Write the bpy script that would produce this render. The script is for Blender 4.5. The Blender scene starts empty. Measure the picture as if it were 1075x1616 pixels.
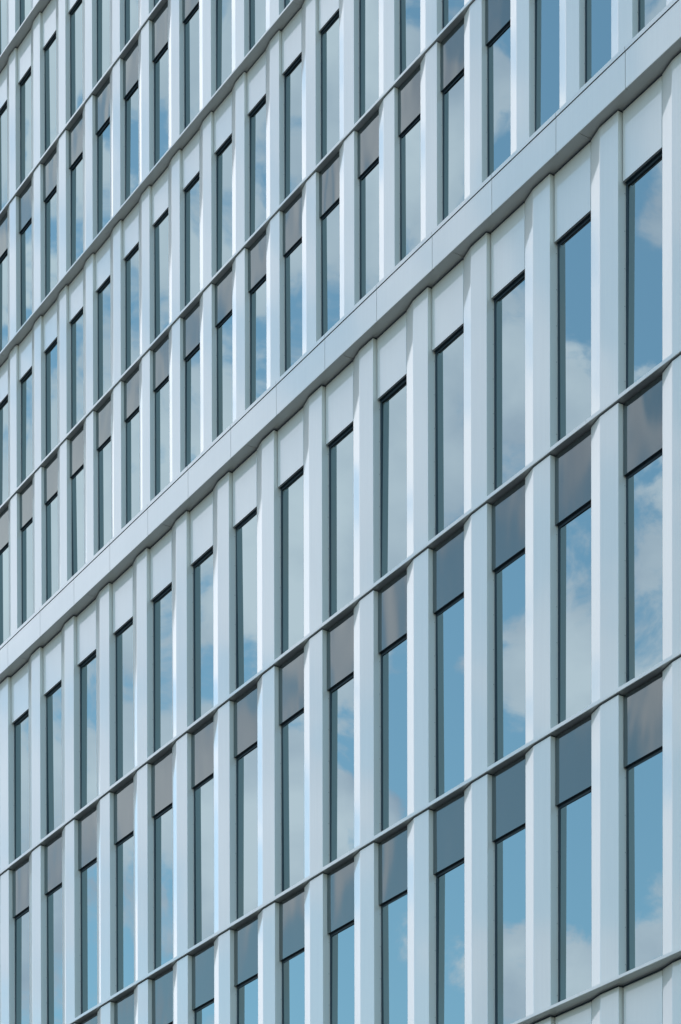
import bpy, math, random
from mathutils import Matrix, Vector
random.seed(7)
S = bpy.context.scene
C = S.collection

# ------------------------------------------------------------------ camera
CAM_Z = 1.6                                   # eye height above the pavement
F_PX, CX, CY, IW, IH = 3807.0, 537.505, 2851.66, 1075.0, 1616.0
YAW, PITCH, ROLL = 1.0065976, -0.01032422, -0.00193508
ax = Vector((-math.sin(YAW)*math.cos(PITCH), math.cos(YAW)*math.cos(PITCH), math.sin(PITCH)))
rt = Vector((math.cos(YAW), math.sin(YAW), 0)); up = rt.cross(ax)
r2 = rt*math.cos(ROLL) + up*math.sin(ROLL); u2 = -rt*math.sin(ROLL) + up*math.cos(ROLL)
cam = bpy.data.cameras.new('camera'); co = bpy.data.objects.new('camera', cam); C.objects.link(co)
co.matrix_world = Matrix(((r2.x, u2.x, -ax.x, 0), (r2.y, u2.y, -ax.y, 0), (r2.z, u2.z, -ax.z, CAM_Z), (0, 0, 0, 1)))
cam.sensor_fit = 'VERTICAL'; cam.sensor_height = 24.0*1.5; cam.lens = F_PX/IH*36.0
cam.shift_x = (IW/2 - CX)/IH; cam.shift_y = (CY - IH/2)/IH
cam.clip_start = 0.1; cam.clip_end = 5000
S.camera = co

def pix_dir(x, y, mirror=True):
    """direction in which a facade pane seen at this picture position sees the sky"""
    d = ax + r2*((x-CX)/F_PX) + u2*((CY-y)/F_PX); d.normalize()
    return Vector((d.x, -d.y, d.z)) if mirror else d

# ------------------------------------------------------------------ sky, sun, exposure
SUN_EL, SUN_AZ = math.radians(52), math.radians(-62)     # azimuth clockwise from +Y; behind the building, to the left
w = bpy.data.worlds.new("World"); S.world = w; w.use_nodes = True
nt = w.node_tree; N = nt.nodes; L = nt.links; N.clear()
def nd(t, **k):
    n = N.new(t)
    for a, b in k.items(): setattr(n, a, b)
    return n
def mth(op, a, b=None, c=None, clamp=False):
    n = nd('ShaderNodeMath', operation=op, use_clamp=clamp)
    for i, v in enumerate((a, b, c)):
        if v is None: continue
        if isinstance(v, (int, float)): n.inputs[i].default_value = v
        else: L.new(v, n.inputs[i])
    return n.outputs[0]
out = nd('ShaderNodeOutputWorld'); bg = nd('ShaderNodeBackground'); L.new(bg.outputs[0], out.inputs[0])
sky = nd('ShaderNodeTexSky', sky_type='NISHITA'); sky.sun_disc = False
sky.sun_elevation = SUN_EL; sky.sun_rotation = SUN_AZ; sky.air_density = 1.0; sky.dust_density = 0.6; sky.ozone_density = 1.6
tc = nd('ShaderNodeTexCoord'); D = tc.outputs['Generated']
nz = nd('ShaderNodeTexNoise'); nz.inputs['Scale'].default_value = 14.0; nz.inputs['Detail'].default_value = 9
nz.inputs['Roughness'].default_value = 0.60; nz.inputs['Distortion'].default_value = 0.35
mp = nd('ShaderNodeMapping'); mp.inputs['Scale'].default_value = (1.0, 1.0, 1.35); mp.inputs['Location'].default_value = (3.1, 1.7, 0.4)
L.new(D, mp.inputs[0]); L.new(mp.outputs[0], nz.inputs['Vector'])
dens = mth('MULTIPLY_ADD', nz.outputs['Fac'], 2.3, -.745)
# cloud banks: (picture position they are mirrored at, radius px, weight)
BANKS = [(880, 640, 105, .16), (700, 710, 130, .17), (1040, 330, 90, .12), (1030, 930, 105, .17), (850, 1050, 80, .2),
         (600, 860, 120, .08), (830, 1560, 110, .30), (1005, 1530, 60, .26), (60, 1450, 150, .14), (380, 850, 120, .05), (330, 560, 130, -.10), (450, 700, 110, -.08),
         (230, 480, 140, .04), (60, 60, 160, .12), (740, 130, 60, .10), (545, 230, 80, .08), (130, 1050, 120, .07),
         (1010, 510, 100, -.22), (930, 1290, 150, -.24), (720, 1340, 150, -.18), (1015, 770, 60, -.12), (500, 1500, 160, -.10),
         (890, 40, 90, -.2), (640, 1180, 120, -.10), (330, 1350, 120, -.08)]
BK = 1.25
for (bx, by, br, bw) in BANKS:
    v = pix_dir(bx, by)
    vm = nd('ShaderNodeVectorMath', operation='DISTANCE'); L.new(D, vm.inputs[0]); vm.inputs[1].default_value = v
    mr = nd('ShaderNodeMapRange', interpolation_type='SMOOTHSTEP'); L.new(vm.outputs['Value'], mr.inputs['Value'])
    # radius in direction space: view rays here are sqrt(f^2+...)/... apart
    rr = br*1.35/ math.sqrt(F_PX**2 + (CY-by)**2 + (bx-CX)**2)
    mr.inputs['From Min'].default_value = rr*1.25; mr.inputs['From Max'].default_value = 0.0
    mr.inputs['To Min'].default_value = 0; mr.inputs['To Max'].default_value = bw*BK
    dens = mth('ADD', dens, mr.outputs[0])
# wide bright banks elsewhere in the sky: (direction, radius, weight)
for v, rr, bw in ((Vector((-1.5, -.2, 1.05)), .66, .34), (Vector((-.2, -.8, 1.0)), .8, .10)):
    vm = nd('ShaderNodeVectorMath', operation='DISTANCE'); L.new(D, vm.inputs[0]); vm.inputs[1].default_value = v.normalized()
    mr = nd('ShaderNodeMapRange', interpolation_type='SMOOTHSTEP'); L.new(vm.outputs['Value'], mr.inputs['Value'])
    mr.inputs['From Min'].default_value = rr; mr.inputs['From Max'].default_value = rr*.4
    mr.inputs['To Min'].default_value = 0; mr.inputs['To Max'].default_value = bw
    dens = mth('ADD', dens, mr.outputs[0])
mask = nd('ShaderNodeMapRange', interpolation_type='SMOOTHSTEP'); L.new(dens, mask.inputs['Value'])
mask.inputs['From Min'].default_value = 0.50; mask.inputs['From Max'].default_value = 0.72
nz2 = nd('ShaderNodeTexNoise'); nz2.inputs['Scale'].default_value = 14; nz2.inputs['Detail'].default_value = 6; L.new(mp.outputs[0], nz2.inputs['Vector'])
crg = nd('ShaderNodeValToRGB'); L.new(nz2.outputs['Fac'], crg.inputs[0])
crg.color_ramp.elements[0].position = .35; crg.color_ramp.elements[0].color = (3.2, 3.75, 5.0, 1)
crg.color_ramp.elements[1].position = .65; crg.color_ramp.elements[1].color = (6.1, 6.3, 7.3, 1)
mx = nd('ShaderNodeMix', data_type='RGBA'); L.new(mask.outputs[0], mx.inputs['Factor'])
tintn = nd('ShaderNodeVectorMath', operation='MULTIPLY'); L.new(sky.outputs[0], tintn.inputs[0]); tintn.inputs[1].default_value = (1.16, 1.33, 1.20)
# clouds towards the sun are brighter
vd = nd('ShaderNodeVectorMath', operation='DISTANCE'); L.new(D, vd.inputs[0]); vd.inputs[1].default_value = Vector((-1.5, .1, 1.0)).normalized()
sg = nd('ShaderNodeMapRange', interpolation_type='SMOOTHSTEP'); L.new(vd.outputs['Value'], sg.inputs['Value'])
sg.inputs['From Min'].default_value = .6; sg.inputs['From Max'].default_value = .2; sg.inputs['To Min'].default_value = 0; sg.inputs['To Max'].default_value = 1
cs = nd('ShaderNodeMix', data_type='RGBA'); L.new(sg.outputs[0], cs.inputs['Factor']); L.new(crg.outputs[0], cs.inputs['A']); cs.inputs['B'].default_value = (7.3, 7.5, 8.1, 1)
sx = nd('ShaderNodeSeparateXYZ'); L.new(D, sx.inputs[0])
gx = nd('ShaderNodeMapRange', interpolation_type='SMOOTHSTEP'); L.new(sx.outputs['X'], gx.inputs['Value'])
gx.inputs['From Min'].default_value = -.15; gx.inputs['From Max'].default_value = .8; gx.inputs['To Min'].default_value = 1; gx.inputs['To Max'].default_value = 2.3
skg = nd('ShaderNodeVectorMath', operation='SCALE'); L.new(tintn.outputs[0], skg.inputs[0]); L.new(gx.outputs[0], skg.inputs['Scale'])
L.new(skg.outputs[0], mx.inputs['A']); L.new(cs.outputs['Result'], mx.inputs['B'])
L.new(mx.outputs['Result'], bg.inputs['Color']); bg.inputs['Strength'].default_value = 0.15

sl = bpy.data.lights.new('sun', 'SUN'); sl.energy = 3.0; sl.angle = math.radians(0.5); sl.color = (1, .95, .88)
so = bpy.data.objects.new('sun', sl); C.objects.link(so)
sd = Vector((math.cos(SUN_EL)*math.sin(SUN_AZ), math.cos(SUN_EL)*math.cos(SUN_AZ), math.sin(SUN_EL)))
so.rotation_euler = sd.to_track_quat('Z', 'Y').to_euler(); so.location = (0, 0, 80)
S.view_settings.view_transform = 'Standard'; S.view_settings.look = 'None'; S.view_settings.exposure = 0.89; S.view_settings.gamma = 1.0
S.cycles.max_bounces = 10; S.cycles.glossy_bounces = 6; S.cycles.caustics_reflective = False

# ------------------------------------------------------------------ materials
class Mat:
    def __init__(s, name):
        s.m = bpy.data.materials.new(name); s.m.use_nodes = True; s.t = s.m.node_tree; s.t.nodes.clear()
        s.out = s.t.nodes.new('ShaderNodeOutputMaterial')
    def n(s, t, **k):
        x = s.t.nodes.new(t)
        for a, b in k.items(): setattr(x, a, b)
        return x
    def l(s, a, b): s.t.links.new(a, b)
def noise(M, vec, scale, detail=3, stretch=None):
    n = M.n('ShaderNodeTexNoise'); n.inputs['Scale'].default_value = scale; n.inputs['Detail'].default_value = detail
    if stretch:
        m = M.n('ShaderNodeMapping'); m.inputs['Scale'].default_value = stretch; M.l(vec, m.inputs[0]); vec = m.outputs[0]
    M.l(vec, n.inputs['Vector']); return n.outputs['Fac']
def metal(name, col, coat=1.0, bump=0.26, ribs=True):
    M = Mat(name); b = M.n('ShaderNodeBsdfPrincipled'); M.l(b.outputs[0], M.out.inputs[0])
    g = M.n('ShaderNodeNewGeometry'); P = g.outputs['Position']
    a = noise(M, P, 1.3, 4, (1, 1, .35)); c = noise(M, P, 60, 2, (1, 1, .02))
    ad = M.n('ShaderNodeMath', operation='MULTIPLY_ADD'); M.l(c, ad.inputs[0]); ad.inputs[1].default_value = .75; M.l(a, ad.inputs[2])
    oi = M.n('ShaderNodeObjectInfo'); ad2 = M.n('ShaderNodeMath', operation='MULTIPLY_ADD'); M.l(oi.outputs['Random'], ad2.inputs[0])
    ad2.inputs[1].default_value = .35; M.l(ad.outputs[0], ad2.inputs[2])
    cr = M.n('ShaderNodeMapRange'); M.l(ad2.outputs[0], cr.inputs['Value'])
    cr.inputs['From Min'].default_value = .55; cr.inputs['From Max'].default_value = 1.5
    cr.inputs['To Min'].default_value = .93; cr.inputs['To Max'].default_value = 1.045
    vm = M.n('ShaderNodeVectorMath', operation='SCALE'); vm.inputs[0].default_value = col; M.l(cr.outputs[0], vm.inputs['Scale'])
    M.l(vm.outputs[0], b.inputs['Base Color'])
    b.inputs['Roughness'].default_value = .42; b.inputs['Metallic'].default_value = 0.0
    b.inputs['Coat Weight'].default_value = coat; b.inputs['Coat Roughness'].default_value = .05; b.inputs['Coat IOR'].default_value = 1.58
    # panels bow very slightly (oil canning)
    wv = noise(M, P, .8, 1, (1, 1, .45))
    bp = M.n('ShaderNodeBump'); bp.inputs['Strength'].default_value = bump; bp.inputs['Distance'].default_value = .012; M.l(wv, bp.inputs['Height'])
    M.l(bp.outputs[0], b.inputs['Coat Normal']); M.l(bp.outputs[0], b.inputs['Normal'])
    return M.m
def glass(name, base, ior, tint, rough, bumpd, bscale, stretch=(1, 1, .6)):
    M = Mat(name); mix = M.n('ShaderNodeMixShader'); M.l(mix.outputs[0], M.out.inputs[0])
    d = M.n('ShaderNodeBsdfDiffuse'); d.inputs[0].default_value = (*base, 1)
    gl = M.n('ShaderNodeBsdfGlossy'); gl.inputs['Color'].default_value = (*tint, 1); gl.inputs['Roughness'].default_value = rough
    fr = M.n('ShaderNodeFresnel'); fr.inputs['IOR'].default_value = ior
    g = M.n('ShaderNodeNewGeometry'); oi = M.n('ShaderNodeObjectInfo')
    off = M.n('ShaderNodeVectorMath', operation='SCALE'); off.inputs[0].default_value = (31, 17, 53); M.l(oi.outputs['Random'], off.inputs['Scale'])
    ad = M.n('ShaderNodeVectorMath', operation='ADD'); M.l(g.outputs['Position'], ad.inputs[0]); M.l(off.outputs[0], ad.inputs[1])
    wv = noise(M, ad.outputs[0], bscale, 1, stretch)
    bp = M.n('ShaderNodeBump'); bp.inputs['Strength'].default_value = 1; bp.inputs['Distance'].default_value = bumpd; M.l(wv, bp.inputs['Height'])
    M.l(bp.outputs[0], gl.inputs['Normal'])
    if max(base) < .02:                        # mirror-coated sheet: nothing to see behind, reflectance follows the Fresnel curve
        sc = M.n('ShaderNodeVectorMath', operation='SCALE'); sc.inputs[0].default_value = tint; M.l(fr.outputs[0], sc.inputs['Scale'])
        M.l(sc.outputs[0], gl.inputs['Color']); M.l(gl.outputs[0], M.out.inputs[0]); return M.m
    M.l(fr.outputs[0], mix.inputs[0]); M.l(d.outputs[0], mix.inputs[1]); M.l(gl.outputs[0], mix.inputs[2])
    return M.m
def plain(name, col, rough=.6, sc=3.0, amp=.12):
    M = Mat(name); b = M.n('ShaderNodeBsdfPrincipled'); M.l(b.outputs[0], M.out.inputs[0])
    g = M.n('ShaderNodeNewGeometry'); a = noise(M, g.outputs['Position'], sc, 5)
    cr = M.n('ShaderNodeMapRange'); M.l(a, cr.inputs['Value']); cr.inputs['To Min'].default_value = 1-amp; cr.inputs['To Max'].default_value = 1+amp
    vm = M.n('ShaderNodeVectorMath', operation='SCALE'); vm.inputs[0].default_value = col; M.l(cr.outputs[0], vm.inputs['Scale'])
    M.l(vm.outputs[0], b.inputs['Base Color']); b.inputs['Roughness'].default_value = rough
    return M.m
ALU = metal('pale_coated_aluminium', (.496, .460, .414))
PANE = glass('solar_glass', (.003, .009, .016), 3.6, (.78, .975, .95), 0.0, .0010, 1.1)
SPAN = glass('back_painted_glass', (.026, .029, .029), 1.95, (.88, .96, .89), 0.06, .012, 1.5, (1, 1, .45))
DARK = plain('dark_gasket_and_shade', (.012, .024, .034), .5)  # also paints the shade in top gaps and under white panels
CORE = plain('core_wall', (.03, .032, .035), .9)
PAVE = plain('paving', (.058, .070, .082), .8, 1.5, .2)
ASPH = plain('asphalt', (.055, .055, .058), .85, 6, .25)
ROOFM = plain('roof_gravel', (.22, .22, .21), .9, 8, .25)

# ------------------------------------------------------------------ mesh helpers
class MB:
    def __init__(s): s.v = []; s.f = []; s.mi = []; s.mats = []
    def mat(s, m):
        if m not in s.mats: s.mats.append(m)
        return s.mats.index(m)
    def prism_z(s, pts, z0, z1, m):                # closed plan outline (counter-clockwise) pulled up
        k = s.mat(m); b = len(s.v); n = len(pts)
        s.v += [(x, y, z0) for x, y in pts] + [(x, y, z1) for x, y in pts]
        for i in range(n):
            j = (i+1) % n; s.f.append((b+i, b+j, b+n+j, b+n+i)); s.mi.append(k)
        s.v += [(x, y, z0) for x, y in pts] + [(x, y, z1) for x, y in pts]; b += 2*n     # end caps keep their own corners
        s.f.append(tuple(b+i for i in reversed(range(n)))); s.mi.append(k)
        s.f.append(tuple(b+n+i for i in range(n))); s.mi.append(k)
    def prism_x(s, pts, x0, x1, m):                # closed section (y,z), counter-clockwise seen from +x
        k = s.mat(m); b = len(s.v); n = len(pts)
        s.v += [(x0, y, z) for y, z in pts] + [(x1, y, z) for y, z in pts]
        for i in range(n):
            j = (i+1) % n; s.f.append((b+i, b+j, b+n+j, b+n+i)); s.mi.append(k)
        s.f.append(tuple(b+i for i in reversed(range(n)))); s.mi.append(k)
        s.f.append(tuple(b+n+i for i in range(n))); s.mi.append(k)
    def box(s, x0, x1, y0, y1, z0, z1, m):
        s.prism_z([(x0, y0), (x1, y0), (x1, y1), (x0, y1)], z0, z1, m)
    def add(s, me, off):                           # append a copy of a finished mesh
        b = len(s.v); mm = [s.mat(q) for q in me.materials]
        s.v += [tuple(v.co + Vector(off)) for v in me.vertices]
        for p in me.polygons: s.f.append(tuple(b+i for i in p.vertices)); s.mi.append(mm[p.material_index])
    def mesh(s, name, smooth=False):
        me = bpy.data.meshes.new(name); me.from_pydata(s.v, [], s.f)
        for m in s.mats: me.materials.append(m)
        for p, k in zip(me.polygons, s.mi): p.material_index = k
        me.update()
        if smooth:
            for p in me.polygons:                  # only the narrow bend strips are rounded
                e = [(me.vertices[p.vertices[i]].co - me.vertices[p.vertices[i-1]].co).length for i in range(len(p.vertices))]
                p.use_smooth = len(e) == 4 and min(e) < .05
        return me
def link(name, me, parent=None, loc=(0, 0, 0), rot=(0, 0, 0)):
    o = bpy.data.objects.new(name, me); C.objects.link(o); o.location = loc; o.rotation_euler = rot
    if parent: o.parent = parent
    return o
def tag(o, label=None, cat=None, kind=None, group=None):
    if label: o['label'] = label
    if cat: o['category'] = cat
    if kind: o['kind'] = kind
    if group: o['group'] = group
    return o

# ------------------------------------------------------------------ facade module (origin: right front corner of a pier, y into the building)
BAY, ST = 1.35, 3.50325
GD = .127                                          # depth of the glass
def fillet(p, q, r, rad, n=5):
    """rounded corner at q between p and r"""
    P, Q, R = Vector(p), Vector(q), Vector(r); a = (P-Q).normalized(); b = (R-Q).normalized()
    s, e = Q+a*rad, Q+b*rad; o = []
    for i in range(n+1):
        t = i/n; o.append(tuple((1-t)**2*s + 2*t*(1-t)*Q + t*t*e))
    return o
P0, P1, P2, P3, P4 = (-.60, .24), (-.60, .056), (-.352, 0.0), (0.0, 0.0), (0.0, .24)
PIER = [P0] + fillet(P0, P1, P2, .012, 3) + fillet(P1, P2, P3, .010, 4) + fillet(P2, P3, P4, .004, 3) + [P4]
def pier_mesh(h, gap):
    m = MB(); m.prism_z(PIER, 0, h, ALU)
    for i in range(int(h/.45)): m.box(-.002, .0015, .101, .109, .2+.45*i, .208+.45*i, DARK)      # screw heads on the return
    m.prism_z([(-.594, .24), (-.594, .060), (-.353, .006), (-.006, .006), (-.006, .24)], h+.0005, h+gap-.001, DARK)   # dark fill, blackness of the shadow gap put in as colour
    return m.mesh('pier', True)
def ledge_mesh(yf, h, x0, x1, step, first):
    """one floor ledge: folded sheet lengths, butt joints every two bays"""
    m = MB(); b = .005
    js = [x0] + [j for j in [first + step*i for i in range(-40, 40)] if x0 < j < x1] + [x1]
    sec = [(yf+b, 0), (.235, 0), (.235, h+.012), (yf+b+.004, h), (yf, h-b), (yf, b)]
    for a, c in zip(js, js[1:]): m.prism_x(sec, a+.002, c-.002, ALU)
    return m.mesh('ledge')
HP = .86
def white_panel_mesh():
    m = MB(); b = .004
    pts = [(.019+b, .058), (.742-b, .058), (.742, .058+b), (.742, .133), (.019, .133), (.019, .058+b)]
    m.prism_z(pts, -HP, -.026, ALU)
    m.box(.026, .735, .064, .130, -.0255, -.001, DARK); m.box(.022, .739, .088, .1265, -HP-.006, -HP-.0005, DARK)  # dark fill paints the gap's shade above, dark strip the underside's shade
    return m.mesh('wall_panel')
HS = .875
def spandrel_mesh():
    m = MB()
    m.box(.010, .742, .071, .078, -HS, -.016, SPAN)
    m.box(.010, .742, .0785, .133, -HS+.002, -.016, DARK)
    return m.mesh('spandrel_panel')
def frame_mesh(h):
    m = MB(); t = .034; y0, y1 = .119, .185
    m.box(.002, t, y0, y1, 0, h, DARK); m.box(.748-t, .748, y0, y1, 0, h, DARK)
    m.box(t, .748-t, y0, y1, 0, t, DARK); m.box(t, .748-t, y0, y1, h-t, h, DARK)
    return m.mesh('window')
def pane_mesh(h):
    m = MB(); hw = .748/2-.030; m.box(-hw, hw, 0, .012, -h/2+.03, h/2-.03, PANE); return m.mesh('pane')

def facade(root, X0, Y0, z_of, rows, joints_first, kmin_all, kmax_all, zbase, ztop):
    """rows: (z of ledge underside above, kind of infill, ledge below overhang/height, kmin, kmax)"""
    cache = {}
    def get(key, fn, *a):
        if key not in cache: cache[key] = fn(*a)
        return cache[key]
    rest = MB()
    for (z_lo, lo_h, z_hi, kind, k0, k1) in rows:
        zb = z_lo + lo_h + .013                    # floor of this storey's opening
        gap = .022 if kind == 'white' else .016
        ph = z_hi - gap - zb
        top_in = HP if kind == 'white' else HS
        wh = z_hi - top_in - zb
        pm = get(('p', round(ph, 3)), pier_mesh, ph, gap); fm = get(('f', round(wh, 3)), frame_mesh, wh)
        gm = get(('g', round(wh, 3)), pane_mesh, wh)
        im = get(kind, white_panel_mesh if kind == 'white' else spandrel_mesh)
        for k in range(kmin_all, kmax_all+1):
            x = X0 + BAY*k
            if k0 <= k <= k1:
                link('pier', pm, root, (x, Y0, zb))
                f = link('window', fm, root, (x, Y0, zb))
                q = link('pane', gm, f, (.374, GD, wh/2), (random.gauss(0, .0024), 0, random.gauss(0, .0026)))
                o = link('wall_panel' if kind == 'white' else 'spandrel_panel', im, root, (x, Y0, z_hi))
            else:
                rest.add(pm, (x, Y0, zb)); rest.add(fm, (x, Y0, zb)); rest.add(gm, (x+.374, Y0+GD, zb+wh/2)); rest.add(im, (x, Y0, z_hi))
    r = link('bay', rest.mesh('bay', False), root); r['kind'] = 'stuff'
    r['label'] = 'further identical bays of the same facade'

# ------------------------------------------------------------------ lower block
LX, LY = -22.9005, 18.4894
ZA = 13.1242 + CAM_Z; ZZ, ZB, ZC = ZA-ST, ZA+ST, 20.127+CAM_Z
low = link('office_building', None)
low.location = (LX, LY, 0)
tag(low, 'lower office block of pale aluminium piers and blue windows under a broad flat cornice band', 'building')
TH, TK = .055, .046
facade(low, 0, 0, None,
       [(ZZ-2*ST, TH, ZZ-ST, 'grey', 99, -99), (ZZ-ST, TH, ZZ, 'white', -17, 4), (ZZ, TK, ZA, 'grey', -17, 4), (ZA, TH, ZB, 'grey', -17, 4), (ZB, TH, ZC, 'white', -17, 4)],
       0, -24, 12, 0, ZC)
LX0, LX1 = -24*BAY-.61, 12*BAY+.75
for z, yf, h in ((ZZ-2*ST, -.030, TH), (ZZ-ST, -.030, TH), (ZZ, -.143, TK), (ZA, -.030, TH), (ZB, -.027, TH)):
    o = link('ledge', ledge_mesh(yf, h, LX0, LX1, 2*BAY, -.59), low, (0, 0, z))
# cornice: soffit sheets, fascia panels, coping
cm = MB(); cm.box(LX0, LX1, -.118, .6, .035, .455, CORE)
corn = link('cornice', cm.mesh('cornice'), low, (0, 0, ZC))
def corn_piece(name, pts, joints, gap):
    for a, c in zip(joints, joints[1:]):
        m = MB(); m.prism_x(pts, -(c-a)/2+gap, (c-a)/2-gap, ALU); link(name, m.mesh(name), corn, ((a+c)/2, 0, 0))
js2 = [-.59+2*BAY*i for i in range(-12, 8)]; js1 = [.315+BAY*i for i in range(-24, 12)]
corn_piece('soffit_panel', [(-.112, 0), (.235, 0), (.235, .030), (-.112, .030)], js2, .005)
def fascia_sec():
    b = .005
    return [(-.143+b, 0), (-.1125, 0), (-.1125, .030), (-.1185, .030), (-.1185, .436), (-.143, .436), (-.143, b)]
corn_piece('fascia_panel', fascia_sec(), js1, .005)
corn_piece('coping', [(-.150, .450), (.55, .450), (.55, .540), (-.140, .513), (-.150, .505)], js1, .004)
# body behind the facade
m = MB(); m.box(LX0, LX1, .2352, 16, 0, ZC-.02, CORE); link('wall', m.mesh('wall'), low)
m = MB(); m.box(LX0, LX1, .551, 16, ZC+.30, ZC+.42, ROOFM); link('roof', m.mesh('roof'), low)

# ------------------------------------------------------------------ set-back tower
TX, TY = -52.7679, 24.3629
U1 = 30.6522+CAM_Z; U0 = U1-ST; U2 = U1+ST-.005; U3 = U1+2*ST; U4 = U1+3*ST-.005; U5 = U1+4*ST
tow = link('office_tower', None); tow.location = (TX, TY, 0)
tag(tow, 'taller office tower of pale aluminium and glass rising behind the broad cornice band', 'building')
facade(tow, 0, 0, None,
       [(U0, TK, U1, 'grey', -3, 21), (U1, TH, U2, 'white', -3, 17), (U2, TK, U3, 'grey', -3, 13), (U3, TH, U4, 'white', -3, 9),
        (U4, TK, U5, 'grey', -3, 6), (U5, TH, U5+ST, 'white', 99, -99)],
       0, -7, 26, 0, U5)
TX0, TX1 = -7*BAY-.61, 26*BAY+.75
for z, yf, h in ((U0, -.156, TK), (U1, -.031, TH), (U2, -.156, TK), (U3, -.031, TH), (U4, -.156, TK), (U5, -.031, TH), (U5+ST, -.156, TK)):
    link('ledge', ledge_mesh(yf, h, TX0, TX1, 2*BAY, -.59), tow, (0, 0, z))
m = MB(); m.box(TX0, TX1, .2352, 11, 0, U5+ST-.02, CORE); link('wall', m.mesh('wall'), tow)
m = MB(); m.box(TX0, TX1, .2352, 11, U5+ST+.06, U5+ST+.3, ROOFM); link('roof', m.mesh('roof'), tow)

# ------------------------------------------------------------------ ground
m = MB(); m.box(-1500, 1500, -1500, 1500, -.5, 0, PAVE); tag(link('ground', m.mesh('ground')), kind='structure')
m = MB(); m.box(-400, 400, -4, 7, .004, .008, ASPH); tag(link('road', m.mesh('road')), kind='structure')
